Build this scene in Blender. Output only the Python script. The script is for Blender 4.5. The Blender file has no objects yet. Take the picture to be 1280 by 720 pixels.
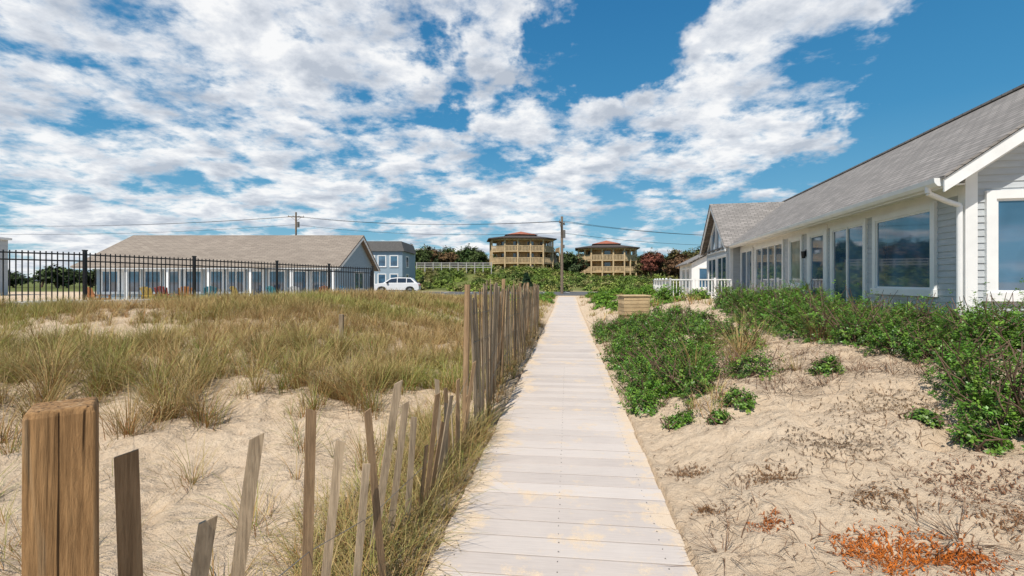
import bpy, math, random
import numpy as np
from mathutils import Vector, Matrix
random.seed(7); RNG=np.random.default_rng(11)
scene=bpy.context.scene
R=math.radians

# ---------------------------------------------------------------- helpers
def link(o,parent=None):
    scene.collection.objects.link(o)
    if parent is not None: o.parent=parent
    return o
def group(name,loc=(0,0,0),rz=0,scale=1):
    e=bpy.data.objects.new(name,None); link(e); e.location=loc; e.rotation_euler=(0,0,rz); e.scale=(scale,)*3
    e.empty_display_size=.2
    return e
class MB:
    def __init__(s): s.v=[];s.f=[];s.m=[]
    def quad(s,a,b,c,d,m=0):
        n=len(s.v); s.v+= [tuple(a),tuple(b),tuple(c),tuple(d)]; s.f.append((n,n+1,n+2,n+3)); s.m.append(m)
    def poly(s,pts,m=0):
        n=len(s.v); s.v+=[tuple(p) for p in pts]; s.f.append(tuple(range(n,n+len(pts)))); s.m.append(m)
    def box(s,x0,x1,y0,y1,z0,z1,m=0):
        n=len(s.v)
        s.v+=[(x0,y0,z0),(x1,y0,z0),(x1,y1,z0),(x0,y1,z0),(x0,y0,z1),(x1,y0,z1),(x1,y1,z1),(x0,y1,z1)]
        for f in ((3,2,1,0),(4,5,6,7),(0,1,5,4),(1,2,6,5),(2,3,7,6),(3,0,4,7)):
            s.f.append(tuple(n+i for i in f)); s.m.append(m)
    def mbox(s,M,sx,sy,sz,m=0):
        n=len(s.v)
        for z in (-.5,.5):
            for (x,y) in ((-.5,-.5),(.5,-.5),(.5,.5),(-.5,.5)):
                s.v.append(tuple(M@Vector((x*sx,y*sy,z*sz))))
        for f in ((3,2,1,0),(4,5,6,7),(0,1,5,4),(1,2,6,5),(2,3,7,6),(3,0,4,7)):
            s.f.append(tuple(n+i for i in f)); s.m.append(m)
    def prism(s,pts,vec,m=0):
        vec=Vector(vec); n=len(s.v); k=len(pts)
        s.v+=[tuple(p) for p in pts]+[tuple(Vector(p)+vec) for p in pts]
        s.f.append(tuple(n+i for i in range(k))[::-1]); s.m.append(m)
        s.f.append(tuple(n+k+i for i in range(k))); s.m.append(m)
        for i in range(k):
            j=(i+1)%k
            s.f.append((n+i,n+j,n+k+j,n+k+i)); s.m.append(m)
    def bar(s,a,b,w,d=None,m=0):
        a=Vector(a);b=Vector(b);d=d or w
        L=(b-a).length; q=(b-a).to_track_quat('Z','Y')
        M=Matrix.Translation((a+b)/2)@q.to_matrix().to_4x4()
        s.mbox(M,w,d,L,m)
    def cyl(s,a,b,r0,r1=None,n=10,m=0):
        a=Vector(a);b=Vector(b); r1=r0 if r1 is None else r1
        q=(b-a).to_track_quat('Z','Y').to_matrix()
        k=len(s.v)
        for (p,r) in ((a,r0),(b,r1)):
            for i in range(n):
                t=2*math.pi*i/n
                s.v.append(tuple(p+q@Vector((r*math.cos(t),r*math.sin(t),0))))
        for i in range(n):
            j=(i+1)%n; s.f.append((k+i,k+j,k+n+j,k+n+i)); s.m.append(m)
        s.f.append(tuple(k+i for i in range(n))[::-1]); s.m.append(m)
        s.f.append(tuple(k+n+i for i in range(n))); s.m.append(m)
    def build(s,name,mats,parent=None,bevel=0,fix=False):
        me=bpy.data.meshes.new(name); me.from_pydata(s.v,[],s.f)
        for m in mats: me.materials.append(m)
        me.polygons.foreach_set("material_index",s.m); me.update()
        if fix:
            import bmesh
            bm=bmesh.new(); bm.from_mesh(me); bmesh.ops.recalc_face_normals(bm,faces=bm.faces); bm.to_mesh(me); bm.free()
        o=bpy.data.objects.new(name,me); link(o,parent)
        if bevel:
            b=o.modifiers.new("b","BEVEL"); b.width=bevel; b.segments=2; b.limit_method='ANGLE'
        return o
def fastmesh(name,V,F,mat,col=None,parent=None,smooth=False):
    me=bpy.data.meshes.new(name)
    V=np.asarray(V,dtype=np.float32); F=np.asarray(F,dtype=np.int32); k=F.shape[1]
    me.vertices.add(len(V)); me.vertices.foreach_set("co",V.ravel())
    me.loops.add(F.size); me.loops.foreach_set("vertex_index",F.ravel())
    me.polygons.add(len(F)); me.polygons.foreach_set("loop_start",np.arange(0,F.size,k,dtype=np.int32))
    if smooth: me.polygons.foreach_set("use_smooth",np.ones(len(F),dtype=bool))
    me.update(calc_edges=True)
    if col is not None:
        a=me.color_attributes.new("Col",'FLOAT_COLOR','POINT')
        c=np.ones((len(V),4),dtype=np.float32); c[:,:3]=col
        a.data.foreach_set("color",c.ravel())
    me.materials.append(mat)
    o=bpy.data.objects.new(name,me); link(o,parent); return o

# ---------------------------------------------------------------- noise + terrain
def _h(ix,iy,s):
    n=(ix.astype(np.int64)*374761393+iy.astype(np.int64)*668265263+s*974634777)&0xffffffff
    n=((n^(n>>13))*1274126177)&0xffffffff
    n=n^(n>>16)
    return (n&0xffff)/65535.0
def vn(x,y,s=0):
    x=np.asarray(x,float);y=np.asarray(y,float)
    ix=np.floor(x);iy=np.floor(y);fx=x-ix;fy=y-iy
    fx=fx*fx*(3-2*fx);fy=fy*fy*(3-2*fy)
    a=_h(ix,iy,s);b=_h(ix+1,iy,s);c=_h(ix,iy+1,s);d=_h(ix+1,iy+1,s)
    return (a*(1-fx)+b*fx)*(1-fy)+(c*(1-fx)+d*fx)*fy
def fbm(x,y,s=0,o=4):
    r=0;a=.5;t=0
    for i in range(o):
        r=r+a*vn(x*2**i+i*17.3,y*2**i+i*5.1,s+i); t+=a; a*=.5
    return r/t-.5
def ss(a,b,x):
    t=np.clip((np.asarray(x,float)-a)/(b-a),0,1); return t*t*(3-2*t)
def dents(x,y,cell=.42,seed=500):
    """footprint-like hollows with soft rims, one candidate per cell"""
    u=x/cell; v=y/cell; iu=np.floor(u); iv=np.floor(v); r=0
    for a in (-1,0,1):
        for b in (-1,0,1):
            cx=iu+a; cy=iv+b
            px=cx+.15+.7*_h(cx,cy,seed); py=cy+.15+.7*_h(cx,cy,seed+1)
            on=_h(cx,cy,seed+2)<.62; th=_h(cx,cy,seed+3)*3.14
            dx=(u-px); dy=(v-py); ca=np.cos(th); sa=np.sin(th)
            e=((dx*ca+dy*sa)/.40)**2+((-dx*sa+dy*ca)/.20)**2
            r=r+np.where(on,-np.exp(-e*1.3)+.45*np.exp(-(np.sqrt(e)-1.35)**2*5),0)
    return r
def boardz(y): return .25*ss(26,40,y)
def cc(x,y): return x-.115*y+.035
def height(x,y):
    x=np.asarray(x,float);y=np.asarray(y,float)
    c=cc(x,y)
    dr=np.clip(c-.85,0,None); dl=np.clip(-c-.95,0,None)
    hr=(.46+.34*ss(0,6,y))*(.35*ss(-.1,1.1,dr)*ss(2,5,y)+(1-.35*ss(2,5,y))*ss(.1,4.3,dr))
    hl=.88*ss(3,13,y)*ss(-.3,6,dl)+.10*ss(4,7,y)*ss(0,.6,dl)
    e=(x+11.3)*-.799+(y-12.7)*.602
    base=.22
    kl=np.maximum(ss(.5,3.5,e),ss(19,27,y))
    kr=ss(30,44,y)
    side=ss(.78,1.5,np.abs(c))
    h=np.where(c>0,hr*(1-kr)+base*kr*side,hl*(1-kl)+base*kl*side)
    rough=side*(1-.85*ss(18,30,y))
    h=h+rough*(.26*fbm(x*.55,y*.55,3,3)+.11*fbm(x*1.9,y*1.9,9,3))
    near=(1-ss(16,26,y))*ss(.76,.95,np.abs(c))
    wx_=x+.12*(vn(x*3,y*3,71)-.5); wy_=y+.12*(vn(x*3,y*3,72)-.5)
    h=h+near*(.10*fbm(x*4.6,y*4.6,21,3)+.022*fbm(x*17,y*17,31,2)+ss(.9,1.15,np.abs(c))*.026*dents(wx_,wy_))
    edge=1-side
    h=h+edge*(boardz(y)-.03)
    h=np.where((np.abs(c)<.775)&(y<42),boardz(y)-.10,h)
    H=3.2-1.7*ss(4,15,x)
    left=ss(-62,-38,x)
    h=h+left*(H*ss(60,86,y)+5*ss(128,190,y)+9*ss(190,420,y))*(1-ss(120,220,x)*.5)
    return h
def h1(x,y): return float(height(np.array([x]),np.array([y]))[0])

# ---------------------------------------------------------------- materials
def newmat(name):
    m=bpy.data.materials.new(name); m.use_nodes=True
    nt=m.node_tree; b=nt.nodes["Principled BSDF"]; return m,nt,b
def N(nt,t,**k):
    n=nt.nodes.new(t)
    for a,v in k.items(): setattr(n,a,v)
    return n
def coords(nt,scale=(1,1,1),kind='Object'):
    tc=N(nt,'ShaderNodeTexCoord'); mp=N(nt,'ShaderNodeMapping'); mp.inputs['Scale'].default_value=scale
    nt.links.new(tc.outputs[kind],mp.inputs[0]); return mp.outputs[0]
def noise(nt,vec,scale,detail=4,rough=.55,dist=0,out='Fac'):
    n=N(nt,'ShaderNodeTexNoise'); n.inputs['Scale'].default_value=scale; n.inputs['Detail'].default_value=detail
    n.inputs['Roughness'].default_value=rough; n.inputs['Distortion'].default_value=dist
    nt.links.new(vec,n.inputs['Vector']); return n.outputs[out]
def ramp(nt,fac,stops):
    r=N(nt,'ShaderNodeValToRGB'); cr=r.color_ramp
    while len(cr.elements)<len(stops): cr.elements.new(.5)
    for e,(p,c) in zip(cr.elements,stops):
        e.position=p; e.color=(*c,1) if len(c)==3 else c
    nt.links.new(fac,r.inputs[0]); return r.outputs[0]
def mixc(nt,f,a,b,mode='MIX'):
    m=N(nt,'ShaderNodeMix',data_type='RGBA',blend_type=mode)
    for s,v in ((m.inputs[0],f),(m.inputs[6],a),(m.inputs[7],b)):
        if isinstance(v,(int,float)): s.default_value=v
        elif isinstance(v,tuple): s.default_value=(*v,1)
        else: nt.links.new(v,s)
    return m.outputs[2]
def bump(nt,b,hgt,strength=.5,dist=.02):
    n=N(nt,'ShaderNodeBump'); n.inputs['Strength'].default_value=strength; n.inputs['Distance'].default_value=dist
    nt.links.new(hgt,n.inputs['Height']); nt.links.new(n.outputs[0],b.inputs['Normal'])
def m_var(name,c,amt=.25,scale=3,rough=.6,stretch=(1,1,1),bmp=0,metal=0,spec=.5):
    m,nt,b=newmat(name); v=coords(nt,stretch); f=noise(nt,v,scale,6,.6)
    lo=tuple(x*(1-amt) for x in c); hi=tuple(min(1,x*(1+amt)) for x in c)
    col=ramp(nt,f,[(.3,lo),(.7,hi)]); nt.links.new(col,b.inputs['Base Color'])
    b.inputs['Roughness'].default_value=rough; b.inputs['Metallic'].default_value=metal
    b.inputs['Specular IOR Level'].default_value=spec
    if bmp: bump(nt,b,f,bmp,.01)
    return m
def m_sand():
    m,nt,b=newmat("sand"); v=coords(nt)
    a=noise(nt,v,.7,5,.6); f=noise(nt,v,9,6,.65); g=noise(nt,v,140,3,.7); dsp=noise(nt,v,38,4,.75)
    col=ramp(nt,a,[(.3,(.60,.45,.30)),(.7,(.71,.56,.40))])
    col=mixc(nt,.35,col,ramp(nt,f,[(.3,(.50,.36,.235)),(.65,(.78,.635,.47))]))
    col=mixc(nt,ramp(nt,g,[(.58,(0,0,0)),(.74,(.55,.55,.55))]),col,(.33,.22,.13))
    deb=ramp(nt,dsp,[(.61,(0,0,0)),(.69,(.85,.85,.85))])
    area=ramp(nt,noise(nt,v,.75,4,.6),[(.42,(.12,.12,.12)),(.56,(1,1,1))])
    mm=mixc(nt,1.0,deb,area,'MULTIPLY')
    col=mixc(nt,mm,col,(.15,.085,.045))
    tc=N(nt,'ShaderNodeTexCoord'); sp=N(nt,'ShaderNodeSeparateXYZ'); nt.links.new(tc.outputs['Object'],sp.inputs[0])
    mr=N(nt,'ShaderNodeMapRange'); mr.inputs[1].default_value=56; mr.inputs[2].default_value=64
    nt.links.new(sp.outputs[1],mr.inputs[0])
    veg=ramp(nt,noise(nt,v,.3,6,.7),[(.35,(.07,.10,.025)),(.6,(.18,.19,.06))])
    col=mixc(nt,mr.outputs[0],col,veg)
    nt.links.new(col,b.inputs['Base Color']); b.inputs['Roughness'].default_value=.95
    b.inputs['Specular IOR Level'].default_value=.15
    ad=N(nt,'ShaderNodeMath',operation='ADD'); nt.links.new(f,ad.inputs[0])
    mu=N(nt,'ShaderNodeMath',operation='MULTIPLY'); nt.links.new(g,mu.inputs[0]); mu.inputs[1].default_value=.14
    nt.links.new(mu.outputs[0],ad.inputs[1]); bump(nt,b,ad.outputs[0],1.0,.08)
    return m
def m_wood(name,dark,light,sc=1,bm=.6,axis='z',crack=0):
    m,nt,b=newmat(name)
    st={'z':(14,14,.9),'x':(.9,14,14),'y':(14,.9,14)}[axis]
    v=coords(nt,tuple(s*sc for s in st)); 
    f=noise(nt,v,2.2,8,.65,.6); f2=noise(nt,v,9,4,.6,.3); w=noise(nt,coords(nt,(1,1,1)),3,4)
    col=ramp(nt,f,[(.30,dark),(.5,tuple((a+b_)/2 for a,b_ in zip(dark,light))),(.68,light)])
    col=mixc(nt,.35,col,ramp(nt,f2,[(.4,tuple(x*.35 for x in dark)),(.6,light)]))
    col=mixc(nt,.3,col,ramp(nt,w,[(.35,tuple(x*.5 for x in light)),(.7,tuple(min(1,x*1.2) for x in light))]))
    if crack:
        f3=noise(nt,coords(nt,(60,60,.9)),1.6,3,.5,.3)
        col=mixc(nt,ramp(nt,f3,[(.34,(crack,)*3),(.42,(0,0,0))]),col,tuple(x*.2 for x in dark))
        f4=noise(nt,coords(nt,(25,25,2.2)),1.2,2,.5,1.2)
        col=mixc(nt,ramp(nt,f4,[(.55,(0,0,0)),(.7,(.35,.35,.35))]),col,(.62,.45,.27))
    ge=N(nt,'ShaderNodeNewGeometry'); hs_=N(nt,'ShaderNodeHueSaturation')
    mr=N(nt,'ShaderNodeMapRange'); mr.inputs[3].default_value=.68; mr.inputs[4].default_value=1.25
    nt.links.new(ge.outputs['Random Per Island'],mr.inputs[0]); nt.links.new(mr.outputs[0],hs_.inputs['Value']); nt.links.new(col,hs_.inputs['Color'])
    nt.links.new(hs_.outputs[0] if not crack else col,b.inputs['Base Color']); b.inputs['Roughness'].default_value=.85
    b.inputs['Specular IOR Level'].default_value=.2
    bump(nt,b,f,bm,.012); return m
def m_attr(name,trans=.3,rough=.6,spec=.3):
    m,nt,b=newmat(name)
    at=N(nt,'ShaderNodeAttribute'); at.attribute_name="Col"
    nt.links.new(at.outputs['Color'],b.inputs['Base Color']); b.inputs['Roughness'].default_value=rough
    b.inputs['Specular IOR Level'].default_value=spec
    if trans>0:
        out=nt.nodes['Material Output']; tr=N(nt,'ShaderNodeBsdfTranslucent'); mx=N(nt,'ShaderNodeMixShader'); mx.inputs[0].default_value=trans
        nt.links.new(at.outputs['Color'],tr.inputs[0]); nt.links.new(b.outputs[0],mx.inputs[1]); nt.links.new(tr.outputs[0],mx.inputs[2])
        nt.links.new(mx.outputs[0],out.inputs[0])
    return m
def m_shingle(name,along='y',zs=1.72,c0=(.20,.185,.17),c1=(.35,.32,.295),bw=.30,rh=.14):
    m,nt,b=newmat(name); tc=N(nt,'ShaderNodeTexCoord'); sp=N(nt,'ShaderNodeSeparateXYZ'); nt.links.new(tc.outputs['Object'],sp.inputs[0])
    mu=N(nt,'ShaderNodeMath',operation='MULTIPLY'); nt.links.new(sp.outputs[2],mu.inputs[0]); mu.inputs[1].default_value=zs
    cb=N(nt,'ShaderNodeCombineXYZ'); nt.links.new(sp.outputs[1 if along=='y' else 0],cb.inputs[0]); nt.links.new(mu.outputs[0],cb.inputs[1])
    br=N(nt,'ShaderNodeTexBrick'); nt.links.new(cb.outputs[0],br.inputs[0]); br.inputs['Scale'].default_value=1
    br.inputs['Brick Width'].default_value=bw; br.inputs['Row Height'].default_value=rh; br.inputs['Mortar Size'].default_value=.012
    br.inputs['Color1'].default_value=(*c0,1); br.inputs['Color2'].default_value=(*c1,1); br.inputs['Mortar'].default_value=(*[x*.35 for x in c0],1)
    f=noise(nt,coords(nt),35,4,.7); col=mixc(nt,.3,br.outputs[0],ramp(nt,f,[(.3,c0),(.7,c1)]))
    f2=noise(nt,coords(nt),.6,3,.6); col=mixc(nt,ramp(nt,f2,[(.4,(0,0,0)),(.8,(.4,.4,.4))]),col,tuple(x*.7 for x in c0))
    nt.links.new(col,b.inputs['Base Color']); b.inputs['Roughness'].default_value=.9
    inv=N(nt,'ShaderNodeMath',operation='SUBTRACT'); inv.inputs[0].default_value=1; nt.links.new(br.outputs[1],inv.inputs[1])
    bump(nt,b,inv.outputs[0],.8,.02); return m
def m_board():
    m,nt,b=newmat("composite_board"); v=coords(nt)
    ge=N(nt,'ShaderNodeNewGeometry'); rp=ge.outputs['Random Per Island']
    col=ramp(nt,rp,[(0,(.47,.41,.37)),(.5,(.535,.475,.43)),(1,(.60,.535,.485))])
    gr=noise(nt,coords(nt,(1.2,30,30)),3,5,.6); col=mixc(nt,.22,col,ramp(nt,gr,[(.35,(.34,.29,.25)),(.7,(.68,.61,.55))]))
    st=noise(nt,v,1.1,6,.65); col=mixc(nt,ramp(nt,st,[(.4,(0,0,0)),(.75,(.5,.5,.5))]),col,(.65,.57,.50))
    s2=noise(nt,v,2.6,8,.78); s3=noise(nt,v,.5,2,.5)
    ad=N(nt,'ShaderNodeMath',operation='ADD'); nt.links.new(s2,ad.inputs[0])
    ml=N(nt,'ShaderNodeMath',operation='MULTIPLY'); ml.inputs[1].default_value=.35; nt.links.new(s3,ml.inputs[0]); nt.links.new(ml.outputs[0],ad.inputs[1])
    sp=N(nt,'ShaderNodeSeparateXYZ'); nt.links.new(v,sp.inputs[0])
    ab=N(nt,'ShaderNodeMath',operation='ABSOLUTE'); nt.links.new(sp.outputs[0],ab.inputs[0])
    mr=N(nt,'ShaderNodeMapRange'); mr.inputs[1].default_value=.45; mr.inputs[2].default_value=.74; mr.inputs[3].default_value=0; mr.inputs[4].default_value=.17
    nt.links.new(ab.outputs[0],mr.inputs[0]); a2=N(nt,'ShaderNodeMath',operation='ADD'); nt.links.new(ad.outputs[0],a2.inputs[0]); nt.links.new(mr.outputs[0],a2.inputs[1])
    mask=ramp(nt,a2.outputs[0],[(.73,(0,0,0)),(.82,(.9,.9,.9))])
    g=noise(nt,v,160,2,.6); col=mixc(nt,mask,col,ramp(nt,g,[(.3,(.56,.43,.30)),(.7,(.74,.60,.44))]))
    nt.links.new(col,b.inputs['Base Color']); b.inputs['Roughness'].default_value=.75; b.inputs['Specular IOR Level'].default_value=.25
    bump(nt,b,gr,.2,.004); return m
def m_glass(name,c=(.035,.085,.14),rough=.03):
    m,nt,b=newmat(name); f=noise(nt,coords(nt),1.2,2)
    nt.links.new(ramp(nt,f,[(.4,c),(.6,tuple(x*1.8 for x in c))]),b.inputs['Base Color'])
    b.inputs['Roughness'].default_value=rough; b.inputs['IOR'].default_value=1.7
    b.inputs['Specular IOR Level'].default_value=1.0; return m

SAND=m_sand(); BOARD=m_board()
POSTW=m_wood("weathered_post_wood",(.15,.072,.025),(.50,.29,.13),1,1.2,crack=.95)
SLAT=m_wood("weathered_slat_wood",(.17,.12,.075),(.50,.385,.26),1.2,.6)
SLAT2=m_wood("brown_slat_wood",(.18,.105,.055),(.45,.30,.17),1.2,.6)
WIRE=m_var("galvanised_wire",(.25,.23,.21),.2,20,.5,metal=.7)
BLACKM=m_var("black_metal",(.012,.012,.014),.2,8,.35,spec=.5)
WHITE=m_var("white_paint",(.80,.80,.785),.06,3,.45,bmp=.05)
SIDING=m_var("gray_siding",(.46,.485,.50),.1,2.5,.65,stretch=(1,1,6),bmp=.1)
SIDEB=m_var("bluegray_siding",(.27,.35,.41),.12,2.5,.65,stretch=(1,1,6),bmp=.1)
GLASS=m_glass("window_glass"); DGLASS=m_glass("dark_window_glass",(.012,.015,.02),.12)
CURT=m_var("curtain_fabric",(.55,.56,.55),.12,6,.9,stretch=(8,8,.5))
SH_Y=m_shingle("roof_shingle_gray",'y'); SH_X=m_shingle("roof_shingle_gray_cross",'x',1.72)
SH_L=m_shingle("roof_shingle_taupe",'x',1.9,(.24,.195,.155),(.36,.30,.24),.5,.16)
CONC=m_var("concrete",(.60,.57,.53),.12,5,.9,bmp=.2)
GRASS=m_attr("dune_grass_blades",.2,.7,.2); LEAF=m_attr("shrub_leaves",.28,.40,.5); TWIG=m_attr("dry_twigs",0,.9,.1); FARLEAF=m_attr("far_foliage",0,.8,.2)

# ---------------------------------------------------------------- world
SE=R(57); sd=Vector((-.37,-.92,0)).normalized()*math.cos(SE)+Vector((0,0,math.sin(SE)))
w=bpy.data.worlds.new("World"); scene.world=w; w.use_nodes=True; nt=w.node_tree
bg=nt.nodes['Background']; bg.inputs['Strength'].default_value=.12
sky=N(nt,'ShaderNodeTexSky',sky_type='NISHITA'); sky.sun_disc=False; sky.sun_elevation=SE; sky.sun_rotation=math.atan2(sd.x,sd.y)
sky.air_density=1.2; sky.dust_density=.3; sky.ozone_density=2.5
tc=N(nt,'ShaderNodeTexCoord'); D0=tc.outputs['Generated']
nm=N(nt,'ShaderNodeVectorMath',operation='NORMALIZE'); nt.links.new(D0,nm.inputs[0]); D=nm.outputs[0]
sp=N(nt,'ShaderNodeSeparateXYZ'); nt.links.new(D,sp.inputs[0])
skc=ramp(nt,sp.outputs[2],[(0,(.27,.52,.66)),(.10,(.11,.39,.60)),(.28,(.025,.25,.50)),(.55,(.006,.155,.39)),(1,(.003,.08,.24))])
sc10=N(nt,'ShaderNodeVectorMath',operation='SCALE'); nt.links.new(skc,sc10.inputs[0]); sc10.inputs['Scale'].default_value=8.6
skycol=mixc(nt,.82,sky.outputs[0],sc10.outputs[0])
def M2(op,a,b=None,c=None):
    n=N(nt,'ShaderNodeMath',operation=op)
    for i,v in enumerate((a,b,c)):
        if v is None: continue
        if isinstance(v,(int,float)): n.inputs[i].default_value=v
        else: nt.links.new(v,n.inputs[i])
    return n.outputs[0]
zz=M2('ADD',M2('MAXIMUM',sp.outputs[2],0.0),.20)
cb=N(nt,'ShaderNodeCombineXYZ'); nt.links.new(M2('DIVIDE',sp.outputs[0],zz),cb.inputs[0]); nt.links.new(M2('DIVIDE',sp.outputs[1],zz),cb.inputs[1])
P=cb.outputs[0]
n1=noise(nt,P,2.5,12,.60,.15); n2=noise(nt,P,8,8,.62,.1); n3=noise(nt,P,3.6,7,.6,.15)
of=N(nt,'ShaderNodeVectorMath',operation='ADD'); nt.links.new(P,of.inputs[0]); of.inputs[1].default_value=(.03,.08,0)
n1b=noise(nt,of.outputs[0],2.5,12,.60,.15)
wob=noise(nt,D,3.6,6,.62,0,'Color')
wo=N(nt,'ShaderNodeVectorMath',operation='SUBTRACT'); nt.links.new(wob,wo.inputs[0]); wo.inputs[1].default_value=(.5,.5,.5)
ws=N(nt,'ShaderNodeVectorMath',operation='SCALE'); nt.links.new(wo.outputs[0],ws.inputs[0]); ws.inputs['Scale'].default_value=.40
wa=N(nt,'ShaderNodeVectorMath',operation='ADD'); nt.links.new(D,wa.inputs[0]); nt.links.new(ws.outputs[0],wa.inputs[1])
wn=N(nt,'ShaderNodeVectorMath',operation='NORMALIZE'); nt.links.new(wa.outputs[0],wn.inputs[0]); DD=wn.outputs[0]
blobs=[(100,60,16,.65),(300,40,14,.7),(420,100,9,.8),(200,210,14,.6),(430,200,10,.6),(40,240,12,.5),(610,45,8,1.1),(670,40,5,.6),(640,190,7,.7),(720,140,7,.9),
(800,120,7,1.),(890,110,7,.9),(960,90,7,.9),(1040,70,6,.8),(1140,70,6,.7),(1000,218,5,.9),(760,215,8,.6),(640,265,8,.6),(930,165,6,.6),(1050,130,6,.5),(870,180,6,.5),
(560,120,4,-.8),(580,130,4,-.4),(735,75,4.5,-1.1),(760,20,7,-.9),(870,15,8,-.8),(1260,90,9,-1.1),(1230,210,12,-1.),(1110,230,7,-.7),(900,260,6,-.5),(80,145,4,-.8),(60,160,3,-.4),(520,30,3,-.6),(850,300,5,.35),(1000,320,4,.3),(580,310,6,.4),(300,300,9,.3)]
tot=None
for (px,py,r,a) in blobs:
    d=Vector(((px-640)/600,1,(351-py)/600)).normalized()
    dt=N(nt,'ShaderNodeVectorMath',operation='DOT_PRODUCT'); nt.links.new(DD,dt.inputs[0]); dt.inputs[1].default_value=d
    mr=N(nt,'ShaderNodeMapRange',interpolation_type='SMOOTHSTEP'); nt.links.new(dt.outputs['Value'],mr.inputs[0])
    mr.inputs[1].default_value=math.cos(R(r*1.45)); mr.inputs[2].default_value=1; mr.inputs[3].default_value=0; mr.inputs[4].default_value=a
    tot=mr.outputs[0] if tot is None else M2('ADD',tot,mr.outputs[0])
tot=M2('MINIMUM',M2('MAXIMUM',tot,-1.2),.85)
den=M2('ADD',M2('ADD',n1,M2('MULTIPLY',M2('SUBTRACT',n2,.5),.38)),M2('MULTIPLY',tot,.145))
mr=N(nt,'ShaderNodeMapRange',interpolation_type='SMOOTHSTEP'); nt.links.new(den,mr.inputs[0]); mr.inputs[1].default_value=.485; mr.inputs[2].default_value=.675
mr.inputs[3].default_value=0; mr.inputs[4].default_value=.96
mask=mr.outputs[0]
shade=M2('ADD',M2('ADD',M2('MULTIPLY',M2('SUBTRACT',n1b,n1),1.5),.5),M2('MULTIPLY',M2('SUBTRACT',n3,.5),.7))
ccol=ramp(nt,shade,[(.28,(.52,.57,.65)),(.46,(.78,.81,.86)),(.58,(1,1,1))])
cs=N(nt,'ShaderNodeVectorMath',operation='SCALE'); nt.links.new(ccol,cs.inputs[0]); cs.inputs['Scale'].default_value=8.2
fin=mixc(nt,mask,skycol,cs.outputs[0])
nt.links.new(fin,bg.inputs['Color'])
sl=bpy.data.lights.new("sun","SUN"); sl.energy=5.0; sl.angle=R(.5); sl.color=(1,.94,.85)
so=bpy.data.objects.new("sun",sl); link(so); so.rotation_euler=(-sd).to_track_quat('-Z','Y').to_euler(); so.location=(0,0,20)

# ---------------------------------------------------------------- ground
def axis(lo,a,b,hi,step,g=1.09):
    mid=list(np.arange(a,b,step)); up=[];v=b;s=step
    while v<hi: up.append(v); s*=g; v+=s
    up.append(hi); dn=[];v=a;s=step
    while v>lo: s*=g; v-=s; dn.append(v)
    return np.array(sorted(dn)+mid+up)
xs=axis(-2500,-6,6,2500,.033,1.04); ys=axis(-400,.9,8,3500,.033,1.028)
gx,gy=np.meshgrid(xs,ys); gz=height(gx,gy)
V=np.stack([gx,gy,gz],-1).reshape(-1,3); nx,ny=len(xs),len(ys)
i=np.arange(nx-1)[None,:]+nx*np.arange(ny-1)[:,None]
F=np.stack([i,i+1,i+nx+1,i+nx],-1).reshape(-1,4)
fastmesh("sand_dune_ground",V,F,SAND,smooth=True)

# ---------------------------------------------------------------- boardwalk
th=math.atan(.115)
bw=group("boardwalk",(-.035,0,0),-th)
mb=MB(); y=-.6
while y<40.5:
    z=float(boardz(y)); z1=float(boardz(y+.2)); hw=.74+random.uniform(-.010,.010); j=random.uniform(-.002,.002)
    y0,y1=y+.0055,y+.1945
    n=len(mb.v)
    mb.v+=[(-hw,y0,z-.035+j),(hw,y0,z-.035+j),(hw,y1,z1-.035+j),(-hw,y1,z1-.035+j),(-hw,y0,z+j),(hw,y0,z+j),(hw,y1,z1+j),(-hw,y1,z1+j)]
    for f in ((3,2,1,0),(4,5,6,7),(0,1,5,4),(1,2,6,5),(2,3,7,6),(3,0,4,7)): mb.f.append(tuple(n+k for k in f)); mb.m.append(0)
    y+=.2
mb.build("deck_boards",[BOARD],bw,bevel=.003)
mb=MB()
for x in (-.6,0,.6): mb.box(x-.02,x+.02,-.6,26,-.095,-.037)
mb.build("stringers",[SLAT2],bw)
mb=MB(); y=-.6
while y<9:
    for x in (-.62,-.02,.6):
        for dy in (.05,.15):
            mb.cyl((x+random.uniform(-.008,.008),y+dy,-.001),(x,y+dy,.0026),.0035,n=6)
    y+=.2
mb.build("screws",[WIRE],bw)
sw=group("side_walkway",(3.55,17.6,0),R(-4)); mb=MB()
for k in range(12):
    x=-.55+k*.2; zz_=0.02+.035*k
    mb.box(x+.003,x+.197,-.55,.55,zz_-.03,zz_)
mb.build("deck_boards",[BOARD],sw,bevel=.003)

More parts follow.
